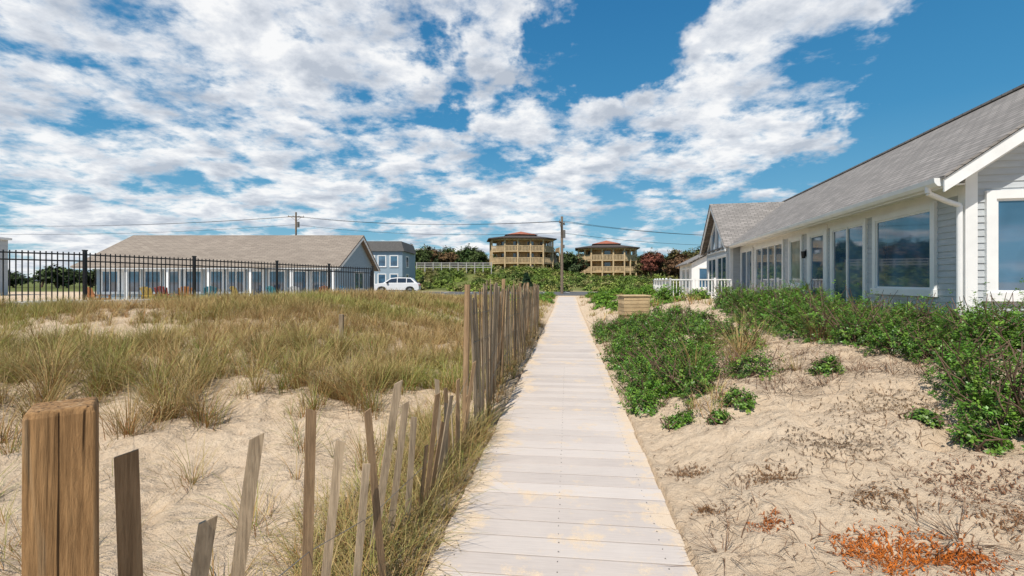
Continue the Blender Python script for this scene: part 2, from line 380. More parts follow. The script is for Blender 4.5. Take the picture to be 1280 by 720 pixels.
# ---------------------------------------------------------------- snow fence + post
def FL(y): return -1.0+.115*y
post=group("wooden_post",(-.935,1.0,0),R(38))
mb=MB(); s=.054
def ring(sx,z): return [(-sx,-sx,z),(sx,-sx,z),(sx,sx,z),(-sx,sx,z)]
rings=[ring(s,-.5),ring(s*1.0,.4),ring(s*1.015,.9),ring(s*1.0,1.330),ring(s*.93,1.343)]
for rg in rings: mb.v+=rg
for a in range(len(rings)-1):
    for b_ in range(4):
        c_=(b_+1)%4; mb.f.append((a*4+b_,a*4+c_,a*4+4+c_,a*4+4+b_)); mb.m.append(0)
mb.f.append(tuple(range(len(rings)*4-4,len(rings)*4))); mb.m.append(0)
po=mb.build("post_shaft",[POSTW],post,bevel=.004)
sf=group("sand_snow_fence")
mb=MB()
def slat(y,top,lean=0,fwd=0,wd=.038,bot=-.4,yaw=None,mi=None,offx=0):
    x=FL(y)+offx; yaw=random.uniform(-.5,.5)+1.2 if yaw is None else yaw
    M=Matrix.Translation((x,y,0))@Matrix(((1,0,lean,0),(0,1,fwd,0),(0,0,1,0),(0,0,0,1)))@Matrix.Rotation(yaw,4,'Z')
    zs=[bot,bot+(top-bot)*.5,top]; n=len(mb.v); t=.009
    for k,z in enumerate(zs):
        wx=random.uniform(-.004,.004)
        tk=random.uniform(-.010,.010) if k==2 else 0
        for (a,b_) in ((-wd/2,-t/2),(wd/2,-t/2),(wd/2,t/2),(-wd/2,t/2)):
            mb.v.append(tuple(M@Vector((a+wx,b_,z+(tk if a>0 else -tk)))))
    m=random.choice((0,0,1)) if mi is None else mi
    for a in range(2):
        for b_ in range(4):
            c_=(b_+1)%4; mb.f.append((n+a*4+b_,n+a*4+c_,n+a*4+4+c_,n+a*4+4+b_)); mb.m.append(m)
    mb.f.append((n+8,n+9,n+10,n+11)); mb.m.append(m)
Y0=.55
for (y,top,lean,wd) in ((1.10,1.205,-.03,.044),(1.30,.955,.16,.042),(1.50,1.115,.145,.040),(1.86,1.10,.02,.038),(2.07,.91,.10,.038),(2.36,.70,.08,.038),
    (2.45,.94,-.09,.038),(2.75,1.02,.15,.045),(2.92,.86,.12,.04),(3.1,.72,.06,.04)):
    slat(y,top,lean,0,wd,yaw=Y0+random.uniform(-.2,.25),offx=-lean*top*.8)
y=3.25
while y<4.95:
    slat(y,random.uniform(.45,.9),random.uniform(-.08,.18),random.uniform(-.06,.06)); y+=random.uniform(.09,.17)
y=4.95
while y<17.5:
    tp=1.52-.012*(y-5)+.05*math.sin(y*2.3)+random.uniform(-.08,.07)
    ln=.05*math.sin(y*1.1)+random.uniform(-.03,.03)
    slat(y,tp,ln,random.uniform(-.03,.03),.037,bot=-.1,yaw=1.35+random.uniform(-.35,.35),offx=-ln*.8+.05*math.sin(y*1.4)); y+=random.uniform(.06,.09)
mb.build("slats",[SLAT,SLAT2],sf,fix=True)
mb=MB()
for zf in (.35,.65,.95,1.25):
    for dz in (0,.006):
        pts=[]
        for k in range(60):
            yy=4.95+k*.21; pts.append((FL(yy)+.05*math.sin(yy*1.4)+.008*math.sin(k*2+dz*500),yy,zf+.015*math.sin(yy*3)+dz))
        for a,b_ in zip(pts,pts[1:]): mb.bar(a,b_,.0035)
for (ya,yb,za,zb) in ((1.0,1.3,.72,.62),(1.3,1.86,.62,.55),(1.86,2.45,.55,.4),(2.45,3.4,.4,.3),(3.4,4.95,.3,.65)):
    mb.bar((FL(ya),ya,za),(FL(yb),yb,zb),.003)
mb.build("twisted_wire",[WIRE],sf)
mb=MB()
for y in (4.9,7.6,10.3,13,15.7): mb.cyl((FL(y)-.05,y,-.3),(FL(y)-.04+random.uniform(-.05,.05),y,1.62-.01*(y-5)+random.uniform(-.06,.05)),.034,.03,8)
mb.build("fence_posts",[SLAT2],sf)
mk=group("wooden_stake",(-3.2,9.0,h1(-3.2,9.0))); mb=MB(); mb.box(-.04,.04,-.03,.03,-.3,.56); mb.build("stake_shaft",[SLAT],mk,bevel=.005)

# ---------------------------------------------------------------- black metal fence
F0=Vector((-11.3,12.7,0)); FD=Vector((5.5,7.3,0)); L=FD.length; fu=FD/L
bf=group("black_metal_fence"); mb=MB()
def panel(a,b,za,zb,n):
    a=Vector((*a,za)); b=Vector((*b,zb))
    for hz in (.12,1.17,1.34): mb.bar(a+Vector((0,0,hz)),b+Vector((0,0,hz)),.03,.035)
    for k in range(1,n):
        p=a.lerp(b,k/n); mb.bar(p+Vector((0,0,.05)),p+Vector((0,0,1.40)),.019)
pts=[]
for t in (-1.4,-1.12,-.84,-.56,-.28,0,.28,.56,.78,1.0):
    p=F0+FD*t; pts.append((p.x,p.y,.95-.2*t if t>0 else .95))
q=pts[-1]
pts2=[q,(-6.6,22.6,.62),(-7.4,25.2,.5),(-8.2,27.8,.4)]
for A in (pts,pts2):
    for a,b_ in zip(A,A[1:]): panel(a[:2],b_[:2],a[2],b_[2],max(4,int(math.dist(a[:2],b_[:2])/.105)))
for p in pts+pts2[1:]:
    mb.box(p[0]-.035,p[0]+.035,p[1]-.035,p[1]+.035,p[2]-.4,p[2]+1.44); mb.box(p[0]-.045,p[0]+.045,p[1]-.045,p[1]+.045,p[2]+1.44,p[2]+1.47)
mb.build("pickets_and_rails",[BLACKM],bf,fix=False)
cw=group("concrete_curb_wall"); mb=MB()
a=F0-FD*1.4; b_=F0+FD*.33
nrm=Vector((.799,-.602,0))
M=Matrix.Translation((a+b_)/2+nrm*.12+Vector((0,0,.80)))@fu.to_track_quat('X','Z').to_matrix().to_4x4()
mb.mbox(M,(b_-a).length,.22,.56); mb.build("curb",[CONC],cw,bevel=.01)
pt=group("patio"); mb=MB(); mb.box(-30,-8.6,19.6,31.95,.1,.36); mb.build("patio_slab",[CONC],pt)

# ---------------------------------------------------------------- generic building bits
def window(mb,axis_,pos,a0,a1,z0,z1,out,mul=1,fr=.09,gm=2,fm=1,trans=None,curt=None):
    def bx(p0,p1,u0,u1,za,zb,m):
        lo,hi=sorted((pos+out*p0,pos+out*p1))
        if axis_=='x': mb.box(lo,hi,u0,u1,za,zb,m)
        else: mb.box(u0,u1,lo,hi,za,zb,m)
    bx(.0,.022,a0,a1,z0,z1,gm)
    bx(.0,.06,a0-fr,a0,z0-fr,z1+fr,fm); bx(.0,.06,a1,a1+fr,z0-fr,z1+fr,fm)
    bx(.0,.062,a0,a1,z1,z1+fr,fm); bx(.0,.085,a0-fr-.02,a1+fr+.02,z0-fr-.004,z0,fm)
    for k in range(1,mul):
        u=a0+(a1-a0)*k/mul; bx(.022,.05,u-.03,u+.03,z0,z1,fm)
    if trans: bx(.022,.048,a0,a1,trans-.025,trans+.025,fm)
    bx(.022,.036,a0,a0+.035,z0,z1,fm); bx(.022,.036,a1-.035,a1,z0,z1,fm)
    bx(.022,.0355,a0+.035,a1-.035,z1-.035,z1,fm); bx(.022,.0355,a0+.035,a1-.035,z0,z0+.035,fm)
    if curt:
        for (c0,c1) in curt: bx(.0221,.0235,a0+(a1-a0)*c0,a0+(a1-a0)*c1,z0+.035,z1-.035,4)

# ---------------------------------------------------------------- right beach house
RH=group("beach_house",(7.1,7.5,0),-math.atan(.2233))
def rz_(x): return 3.2+.72*(x+.45)
Wd=5.6; LEN=20.3
mb=MB()
mb.prism([(0.0,0,.3),(Wd,0,.3),(Wd,0,3.37),(2.8,0,5.38),(0,0,3.37)],(0,LEN,0),0)
pitch=.105; z=.72
while z<3.1:
    z2=z+pitch
    mb.quad((-.018,.1,z),(-.003,.1,z2),(-.003,LEN,z2),(-.018,LEN,z),0); mb.quad((-.018,.1,z),(-.018,LEN,z),(-.001,LEN,z),(-.001,.1,z),0); z=z2
z=.72
while z<5.3:
    z2=z+pitch
    def lim(q):
        o=max(0,(q-3.37)/.72); return .1+o if o<=0 else o, Wd-o
    a,b_=lim(z); c_,d_=lim(z2)
    if d_>c_:
        mb.quad((a,-.018,z),(b_,-.018,z),(d_,-.003,z2),(c_,-.003,z2),0); mb.quad((a,-.018,z),(a,-.001,z),(b_,-.001,z),(b_,-.018,z),0)
    z=z2
mb.build("walls",[SIDING],RH)
mb=MB()
mb.box(-.03,.0,-.03,.14,.4,3.3,1); mb.box(.0005,.13,-.031,-.0005,.4,3.45,1)
mb.box(-.034,-.0,.14,14.2,2.96,3.30,1)
mb.box(-.45,.0,-.02,14.0,3.10,3.125,1)
mb.box(-.475,-.45,-.33,14.0,3.02,3.19,1)
mb.prism([(-.48,-.30,3.17),(-.60,-.30,3.17),(-.59,-.30,3.10),(-.55,-.30,3.05),(-.48,-.30,3.04)],(0,14.2,0),1)
for sgn in (1,-1):
    def X(x): return x if sgn==1 else 2*2.8-x
    p=[(X(-.50),-.37,rz_(-.5)-.02),(X(2.8),-.37,rz_(2.8)-.02),(X(2.8),-.37,rz_(2.8)-.26),(X(-.50),-.37,rz_(-.5)-.22)]
    mb.prism(p,(0,.035,0),1)
    p=[(X(-.48),-.335,rz_(-.48)-.12),(X(2.8),-.335,rz_(2.8)-.12),(X(2.8),-.335,rz_(2.8)-.14),(X(-.48),-.335,rz_(-.48)-.14)]
    mb.prism(p,(0,.33,0),1)
    p=[(X(0.13),-.028,rz_(.13)-.16),(X(2.8),-.028,rz_(2.8)-.16),(X(2.8),-.028,rz_(2.8)-.34),(X(.13),-.028,rz_(.13)-.34)]
    mb.prism(p,(0,.026,0),1)
for a,b_ in (((-.54,-.05,3.08),(-.54,-.05,2.98)),((-.54,-.05,2.98),(-.30,-.02,2.86)),((-.30,-.02,2.86),(-.09,.0,2.78)),((-.09,.0,2.78),(-.09,0,.8))):
    mb.cyl(a,b_,.04,n=10,m=1)
window(mb,'x',0,.80,2.62,1.45,2.84,-1,1,.12)
window(mb,'x',0,3.15,4.70,.85,2.86,-1,2,.12)
window(mb,'x',0,5.25,6.15,.85,2.84,-1,1,.22,gm=2,trans=1.2)
window(mb,'x',0,6.90,7.80,1.5,2.84,-1,1,.12,gm=5,curt=None)
window(mb,'x',0,8.55,11.7,.85,2.86,-1,4,.12)
window(mb,'x',0,12.25,14.0,.95,2.86,-1,2,.12)
window(mb,'y',0,.36,1.9,1.42,2.86,-1,1,.13)
window(mb,'y',0,2.4,4.2,1.42,2.86,-1,2,.12)
mb.build("windows_and_trim",[SIDING,WHITE,GLASS,DGLASS,CURT,m_glass("pale_window_glass",(.14,.19,.18),.08)],RH)
mb=MB()
for sgn in (1,-1):
    def X(x): return x if sgn==1 else 5.6-x
    p=[(X(-.52),-.40,rz_(-.52)+.0),(X(2.8),-.40,rz_(2.8)),(X(2.8),-.40,rz_(2.8)+.04),(X(-.52),-.40,rz_(-.52)+.04)]
    mb.prism(p,(0,LEN+.7,0),0)
mb.box(2.7,2.9,-.4,LEN+.3,rz_(2.8)+.01,rz_(2.8)+.055,0)
mb.build("roof",[SH_Y],RH,fix=True)
mb=MB(); mb.box(-.06,-.0,6.42,6.52,2.3,2.5,0); mb.cyl((-.11,6.47,2.25),(-.11,6.47,2.45),.05,.07,8,0); mb.build("wall_lantern",[BLACKM],RH)
yw=17.3; wx=-.41
mb=MB()
mb.prism([(wx,yw-3,.3),(wx,yw-3,3.25),(wx,yw,5.3),(wx,yw+3,3.25),(wx,yw+3,.3)],(3.4,0,0),0)
z=.75
while z<5.1:
    z2=z+pitch; o=max(0,(z2-3.25)/.683); a=yw-3+o;b_=yw+3-o
    if b_>a: mb.quad((wx-.016,a,z),(wx-.003,a,z2),(wx-.003,b_,z2),(wx-.016,b_,z),0)
    z=z2
z=.75
while z<3.2:
    mb.quad((wx,yw-3.016,z),(0,yw-3.016,z),(0,yw-3.003,z+pitch),(wx,yw-3.003,z+pitch),0); z+=pitch
mb.build("wing_walls",[SIDING],RH)
mb=MB()
for sgn in (-1,1):
    for (a0,a1,zt0,zt1) in ((.15,1.25,4.75,4.05),(1.4,2.4,3.92,3.25)):
        p=[(wx-.02,yw+sgn*a0,3.05),(wx-.02,yw+sgn*a1,3.05),(wx-.02,yw+sgn*a1,zt1),(wx-.02,yw+sgn*a0,zt0)]
        mb.prism(p,(-.01,0,0),2)
        for k in range(4): mb.bar(Vector(p[k])+Vector((-.02,0,0)),Vector(p[(k+1)%4])+Vector((-.02,0,0)),.09,.05,1)
    window(mb,'x',wx,*sorted((yw+sgn*.2,yw+sgn*2.3)),.95,2.75,-1,2,.1)
    p=[(wx-.34,yw,5.46),(wx-.34,yw+sgn*3.45,5.46-.683*3.45),(wx-.34,yw+sgn*3.45,5.26-.683*3.45),(wx-.34,yw,5.22)]
    mb.prism(p,(.04,0,0),1)
mb.box(wx-.03,wx+.1,yw-3.03,yw-2.9,.5,3.2,1)
mb.build("wing_windows_and_trim",[SIDING,WHITE,GLASS],RH,fix=True)
mb=MB()
for sgn in (-1,1):
    p=[(wx-.37,yw,5.48),(wx-.37,yw+sgn*3.5,5.48-.683*3.5),(wx-.37,yw+sgn*3.5,5.52-.683*3.5),(wx-.37,yw,5.525)]
    mb.prism(p,(3.6,0,0),0)
mb.build("wing_roof",[SH_X],RH,fix=True)
mb=MB(); mb.box(-3.2,-.47,13.2,24,.68,.8,3)
for k in range(5): mb.box(-3.15,-3.0,13.3+k*2.6,13.45+k*2.6,0,.68,1)
def rail(a,b_,z0=.8,hh=.85,st=.13):
    a=Vector(a);b_=Vector(b_)
    mb.bar((a.x,a.y,z0+hh),(b_.x,b_.y,z0+hh),.08,.05,1); mb.bar((a.x,a.y,z0+.1),(b_.x,b_.y,z0+.1),.05,.05,1)
    n=int((b_-a).length/st)
    for k in range(n+1):
        p=a.lerp(b_,k/n); w_=.09 if k%14==0 else .03
        mb.box(p.x-w_/2,p.x+w_/2,p.y-w_/2,p.y+w_/2,z0,z0+hh+(.08 if k%14==0 else -.03),1)
rail((-3.1,13.3,0),(-3.1,23.9,0)); rail((-3.1,13.3,0),(-.6,13.3,0))
mb.build("deck_with_railing",[SIDING,WHITE,GLASS,SLAT],RH)

fc=group("white_cottage",(13.1,35,.2),-math.atan(.2233)); mb=MB()
mb.prism([(0,0,0),(4.5,0,0),(4.5,0,2.7),(2.25,0,3.9),(0,0,2.7)],(0,7,0),1)
window(mb,'y',0,.5,1.8,.9,2.3,-1,2,.12); window(mb,'x',0,1,2.4,.9,2.3,-1,2,.1); window(mb,'x',0,3.4,5,.9,2.3,-1,2,.1)
mb.build("cottage_walls",[SIDING,WHITE,GLASS],fc)
mb=MB()
for sgn in (1,-1):
    def X(x): return 2.25-sgn*x
    mb.prism([(X(0),-.3,3.98),(X(2.6),-.3,2.6),(X(2.6),-.3,2.68),(X(0),-.3,4.07)],(0,7.6,0),0)
mb.build("cottage_roof",[SH_Y],fc,fix=True)

# ---------------------------------------------------------------- left long building
LB=group("long_motel_building",(-28,32,.1)); mb=MB()
W_,D_=16.8,8
mb.prism([(W_-.3,0,0),(W_-.3,D_,0),(W_-.3,D_,2.45),(W_-.3,D_/2,4.65),(W_-.3,0,2.45)],(-W_+.6,0,0),0)
z=.2
while z<4.3:
    o=max(0,(z+.14-2.45)/.55)
    if D_-o>o: mb.quad((W_-.3+.016,o,z),(W_-.3+.016,D_-o,z),(W_-.3+.002,D_-o,z+.14),(W_-.3+.002,o,z+.14),0)
    z+=.14
mb.build("walls",[SIDEB],LB)
mb=MB(); k=0; x=.7
while x<W_-1.4:
    kind=k%4
    if kind==3: window(mb,'y',0,x,x+.85,.25,2.15,-1,1,.12,gm=2)
    else: window(mb,'y',0,x,x+1.05,.75,2.15,-1,2 if kind!=1 else 1,.12,gm=2)
    x+=1.42 if kind!=3 else 1.3; k+=1
mb.box(.3,W_-.3,-.02,-.0,2.28,2.5,1)
for xx in np.arange(.35,W_-.2,2.68): mb.box(xx-.08,xx+.08,-1.0,-.84,.2,2.38,1)
window(mb,'x',W_-.3,3,5,.9,2.1,1,2,.1)
mb.box(-.3,W_+.05,-1.12,-1.06,2.26,2.42,1)
mb.prism([(W_+.04,D_/2,4.78),(W_+.04,-1.1,2.30),(W_+.04,-1.1,2.12),(W_+.04,D_/2,4.58)],(.03,0,0),1)
mb.prism([(W_+.04,D_/2,4.78),(W_+.04,D_+.4,2.36),(W_+.04,D_+.4,2.18),(W_+.04,D_/2,4.58)],(.03,0,0),1)
mb.build("windows_and_trim",[SIDEB,WHITE,GLASS],LB,fix=True)
mb=MB(); 
for p in ([(-.4,-1.15,2.34),(-.4,D_/2,4.82),(-.4,D_/2,4.92),(-.4,-1.15,2.44)],[(-.4,D_+.5,2.30),(-.4,D_/2,4.82),(-.4,D_/2,4.92),(-.4,D_+.5,2.40)]):
    mb.prism(p,(W_+.5,0,0),0)
mb.build("roof",[SH_L],LB,fix=True)

g2=group("gray_beach_building",(-52.5,38,.1)); mb=MB(); mb.box(0,4.2,0,8,0,5.4,0); mb.box(-.2,4.4,-.2,8.2,5.4,5.6,1)
for z in (1,3.3): 
    for x in (.5,2.4): window(mb,'y',0,x,x+1.2,z,z+1.4,-1,2,.1)
    window(mb,'x',4.2,2,4,z,z+1.4,1,2,.1)
mb.build("gray_building_walls",[SIDING,WHITE,GLASS],g2)
g3=group("blue_gray_house",(-18.6,60,.2)); mb=MB()
mb.box(0,4.9,0,8,0,5.2,0)
mb.prism([(-.3,-.3,5.1),(5.2,-.3,5.1),(4.6,.6,6.4),(.3,.6,6.4)],(0,7.6,0),3)
for z in (.9,3.2):
    for x in (.5,1.9,3.4): window(mb,'y',0,x,x+.9,z,z+1.3,-1,1,.1)
for z in (.9,3.2): window(mb,'x',4.9,2,3.4,z,z+1.3,1,1,.1)
mb.build("house_walls_and_roof",[SIDEB,WHITE,GLASS,m_var("dark_shingle",(.09,.085,.08),.2,6,.9)],g3,fix=True)

# ---------------------------------------------------------------- wooden condos
TAN=m_var("tan_cedar",(.55,.40,.23),.28,1.5,.8); TAN2=m_var("amber_cedar_wall",(.42,.27,.13),.3,1.2,.8)
RDARK=m_var("brown_roof",(.075,.06,.05),.25,3,.85); RRED=m_var("red_roof",(.34,.11,.06),.2,3,.8)
def condo(name,loc,rz,W,Dp,ch):
    g=group(name,loc,rz)
    def plan(o,c=ch):
        w=W/2+o;d=Dp/2+o;c=c+o*.2
        return [(-w+c,-d),(w-c,-d),(w,-d+c),(w,d-c),(w-c,d),(-w+c,d),(-w,d-c),(-w,-d+c)]
    mb=MB(); core=plan(-1.3); out=plan(0)
    mb.prism([(x,y,-3) for x,y in core],(0,0,10.8),1)
    FHT=2.6
    for k in range(3):
        z=k*FHT
        mb.prism([(x,y,z-.28) for x,y in out],(0,0,.28),0)
    mb.prism([(x,y,3*FHT-.35) for x,y in out],(0,0,.3),0)
    for i in range(8):
        a=Vector((*out[i],0)); b_=Vector((*out[(i+1)%8],0)); Ls=(b_-a).length; ns=max(1,round(Ls/2.6))
        for j in range(ns):
            p=a.lerp(b_,j/ns); mb.box(p.x-.15,p.x+.15,p.y-.15,p.y+.15,-3,3*FHT-.05,0)
        for k in range(3):
            z=k*FHT
            mb.bar(a+Vector((0,0,z+1.02)),b_+Vector((0,0,z+1.02)),.12,.14,0)
            nb=int(Ls/.3)
            for j in range(nb):
                p=a.lerp(b_,(j+.5)/nb); mb.box(p.x-.09,p.x+.09,p.y-.03,p.y+.03,z+.03,z+1.0,0)
        a=Vector((*core[i],0)); b_=Vector((*core[(i+1)%8],0)); Ls=(b_-a).length; u=(b_-a)/Ls; nn=Vector((u.y,-u.x,0))
        nw=max(1,int(Ls/3.1))
        for j in range(nw):
            p=a.lerp(b_,(j+.5)/nw)+nn*.03
            for k in range(3):
                M=Matrix.Translation(p+Vector((0,0,k*FHT+1.1)))@u.to_track_quat('X','Z').to_matrix().to_4x4()
                mb.mbox(M,1.3,.1,1.8,2)
    mb.build("cedar_frame_and_balconies",[TAN,TAN2,DGLASS],g)
    mb=MB(); z=3*FHT
    o1=plan(.8); i1=plan(-3.6,ch*.5)
    mb.prism([(x,y,z-.04) for x,y in o1],(0,0,.22),0)
    for i in range(8):
        j=(i+1)%8; mb.quad((*o1[i],z+.19),(*o1[j],z+.19),(*i1[j],z+.95),(*i1[i],z+.95),0)
    mb.prism([(x,y,z+.7) for x,y in i1],(0,0,.45),0)
    o2=plan(-3.1,ch*.5)
    for i in range(8):
        j=(i+1)%8; mb.poly([(*o2[i],z+1.16),(*o2[j],z+1.16),(0,0,z+2.1)],2)
    mb.build("hip_roof",[RDARK,TAN2,RRED],g,fix=True)
    mb=MB()
    sx=W/2+.2
    for k in range(3):
        mb.box(sx,sx+1.6,-2,2,k*FHT-.2,k*FHT,0); mb.box(sx+1.55,sx+1.65,-2,2,k*FHT,k*FHT+1,0)
        mb.bar((sx+.9,-2,k*FHT-FHT),(sx+.9,2,k*FHT),.9,.15,0)
    for yy in (-2,2): mb.box(sx+1.5,sx+1.7,yy-.1,yy+.1,-3,2*FHT+1,0)
    mb.build("stair_tower",[TAN],g)
condo("cedar_condo_building",(2.0,110,3.0),R(6),13.6,12,2.6)
condo("cedar_condo_building",(22,112,1.1),R(-8),12.8,12,2.8)

# ---------------------------------------------------------------- parking lot, car, poles
pk=group("parking_lot"); mb=MB(); ASP=m_var("asphalt",(.10,.10,.10),.2,8,.9,bmp=.2)
mb.box(-34,26,44.5,58.5,.1,.262,0)
for x in np.arange(-30,24,2.8): mb.box(x-.05,x+.05,53,58,.2,.266,1)
mb.build("asphalt_sheet",[ASP,WHITE],pk)
CARW=m_var("white_car_paint",(.80,.80,.80),.02,2,.2); TIRE=m_var("tire_rubber",(.02,.02,.02),.2,20,.8); RIM=m_var("alloy_wheel",(.45,.45,.46),.1,9,.3,metal=.8)
LRED=m_var("tail_light",(.4,.02,.015),.1,9,.3); LCL=m_var("head_light",(.6,.62,.62),.1,9,.15)
def car(name,loc,rz):
    g=group(name,loc,rz); mb=MB()
    prof=[(-2.38,.42),(-2.40,.78),(-2.30,.98),(-1.35,1.10),(2.20,1.12),(2.36,.95),(2.40,.45),(2.2,.28),(1.93,.28),(1.88,.52),(1.72,.69),(1.45,.75),(1.18,.69),(1.02,.52),(.97,.26),(-.97,.26),(-1.02,.52),(-1.18,.69),(-1.45,.75),(-1.72,.69),(-1.88,.52),(-1.93,.28),(-2.2,.3)]
    mb.prism([(x,-.9,z) for x,z in prof],(0,1.8,0),0)
    cab=[(-1.35,1.10),(-.55,1.62),(.2,1.70),(1.55,1.66),(2.22,1.12)]
    a=[(x,-.86+(z-1.1)*.28,z-.01) for x,z in cab]; b_=[(x,.86-(z-1.1)*.28,z-.01) for x,z in cab]
    k=len(mb.v); mb.v+=a+b_; m=len(cab)
    mb.f+= [tuple(k+i for i in range(m)),tuple(k+m+i for i in range(m))[::-1]]; mb.m+=[0,0]
    for i in range(m-1): mb.f.append((k+i,k+i+1,k+m+i+1,k+m+i)); mb.m.append(0 if i in (1,2) else 1)
    mb.build("body",[CARW,GLASS],g,bevel=.035,fix=True)
    mb=MB()
    for s_ in (-1,1):
        for pg in ([(-1.08,1.14),(-.48,1.55),(.1,1.60),(.1,1.14)],[(.18,1.14),(.18,1.60),(1.05,1.60),(1.05,1.14)],[(1.13,1.14),(1.13,1.59),(1.5,1.56),(1.9,1.16)]):
            q=[(x,s_*(.872-(z-1.1)*.28),z) for x,z in pg]; mb.prism(q,(0,s_*.008,0),0)
        mb.box(-2.0,2.1,s_*.905-.012,s_*.905+.012,.27,.36,3)
        mb.box(-.95,-.75,min(s_*.9,s_*1.05),max(s_*.9,s_*1.05),1.08,1.2,3)
        mb.box(-2.41,-2.2,s_*.7-.17,s_*.7+.17,.72,.88,1); mb.box(2.25,2.40,s_*.74-.14,s_*.74+.14,.78,1.0,2)
        mb.box(-.5,1.5,s_*.62-.02,s_*.62+.02,1.70,1.74,3)
    mb.box(-2.42,-2.36,-.45,.45,.5,.72,3)
    mb.build("windows_lights_trim",[DGLASS,LCL,LRED,BLACKM],g,fix=True)
    mb=MB()
    for x in (-1.45,1.45):
        for s_ in (-1,1):
            mb.cyl((x,s_*.66,.35),(x,s_*.9,.35),.35,n=24,m=0); mb.cyl((x,s_*.895,.35),(x,s_*.912,.35),.22,n=16,m=1)
    mb.build("wheels",[TIRE,RIM],g)
car("parked_car",(-12.2,51,.27),R(4))

POLEW=m_wood("pole_wood",(.13,.09,.06),(.30,.23,.17),.6,.3)
def pole(loc,hh,cross=True,rz=0):
    g=group("utility_pole",loc,rz); mb=MB(); mb.cyl((0,0,-.5),(0,0,hh),.17,.12,12,0)
    mb.box(-1.1,1.1,-.06,.06,hh-.75,hh-.62,0)
    for x in (-1,-.4,.4,1): mb.cyl((x,0,hh-.62),(x,0,hh-.45),.04,.03,8,1)
    mb.bar((-.7,.06,hh-.7),(0,.06,hh-1.3),.04,.04,0); mb.bar((.7,.06,hh-.7),(0,.06,hh-1.3),.04,.04,0)
    mb.cyl((.3,-.1,hh-2.2),(.3,-.1,hh-1.4),.2,n=12,m=1)
    mb.cyl((.0,-.2,hh-3.3),(.0,-.2,hh-2.95),.09,n=8,m=1)
    mb.build("pole_shaft_and_crossarm",[POLEW,WIRE],g)
pole((5.2,50,.2),8.1,rz=R(70)); pole((-31.5,70,.2),11.4,rz=R(15))
def wire(name,a,b_,sag,th_=.018):
    cu=bpy.data.curves.new(name,'CURVE'); cu.dimensions='3D'; cu.bevel_depth=th_; s_=cu.splines.new('POLY'); s_.points.add(20)
    a=Vector(a);b_=Vector(b_)
    for k in range(21):
        t=k/20; p=a.lerp(b_,t); p.z-=sag*4*t*(1-t); s_.points[k].co=(*p,1)
    cu.materials.append(BLACKM); o=bpy.data.objects.new(name,cu); return o
pw=group("power_lines")
for dz,dx in ((0,-.4),(0,.4),(-1.2,0)):
    for o in (wire("wire",(-31.5+dx,70,11.0+dz),(5.2+dx,50,7.8+dz),.7),wire("wire",(-120,70,12.2+dz),(-31.5+dx,70,11.0+dz),2.0),wire("wire",(5.2+dx,50,7.8+dz),(42,66,8.2+dz),.9)):
        link(o,pw)

# ---------------------------------------------------------------- adirondack chairs
def chair(loc,rz,c):
    g=group("adirondack_chair",loc,rz); mb=MB()
    mt=m_var("chair_paint",c,.12,4,.65)
    for s_ in (-1,1):
        mb.box(s_*.33-.02,s_*.33+.02,-.42,-.36,0,.55); mb.box(s_*.33-.02,s_*.33+.02,.22,.28,0,.55)
        mb.bar((s_*.29,-.40,.36),(s_*.29,.5,.08),.03,.10)
        mb.box(s_*.36-.07,s_*.36+.07,-.46,.36,.55,.575)
    for k in range(6):
        y=-.40+k*.085; mb.box(-.30,.30,y,y+.072,.385-k*.024,.405-k*.024)
    for k in range(5):
        x=(k-2)*.118; hh=.98-.035*abs(k-2)**1.6
        mb.bar((x*.85,.10,.26),(x*1.12,.10+.36*hh/.98,.26+.74*hh/.98),.10,.02)
    mb.box(-.33,.33,.25,.29,.5,.55)
    mb.build("slatted_chair",[mt],g)
cols=[(.42,.16,.05),(.42,.28,.06),(.30,.05,.04),(.42,.17,.05),(.04,.20,.25),(.42,.30,.08),(.05,.24,.27),(.45,.45,.43),(.40,.15,.05),(.04,.17,.30)]
for k,(px,yy) in enumerate(((120,24),(190,24.5),(205,26),(232,25),(262,26),(300,26.5),(345,27),(372,25.5),(408,27.5),(432,27))):
    chair(((px-640)/600*yy,yy,.32),R(180)+random.uniform(-.8,.8),cols[k])
wb=group("wooden_planter_box",(3.85,15.2,0),R(8)); zb=h1(3.85,15.2)+.12; mb=MB()
for k in range(5): mb.box(-.42,.42,-.28,-.255,zb+.02+k*.115,zb+.125+k*.115); mb.box(-.42,-.395,-.255,.255,zb+.02+k*.115,zb+.125+k*.115); mb.box(.395,.42,-.255,.255,zb+.02+k*.115,zb+.125+k*.115)
mb.box(-.45,.45,-.31,.3,zb+.6,zb+.64); mb.box(-.39,.39,-.25,.25,zb-.4,zb+.6)
mb.build("box_boards",[m_wood("pine_board",(.38,.25,.12),(.66,.50,.30),1,.4,'x')],wb,bevel=.004)
gr=group("hill_guard_fence"); mb=MB()
for k in range(10):
    x=-15.5+k*1.35; zq=h1(x,78)+.6; mb.box(x-.07,x+.07,77.9,78.1,zq-.6,zq+1.3)
    if k<9:
        z2=h1(x+1.35,78)+.6
        for hz in (.5,.85,1.2): mb.bar((x,78,zq+hz),(x+1.35,78,z2+hz),.07,.12)
mb.build("rails",[m_var("weathered_gray_wood",(.40,.38,.36),.15,5,.8)],gr)

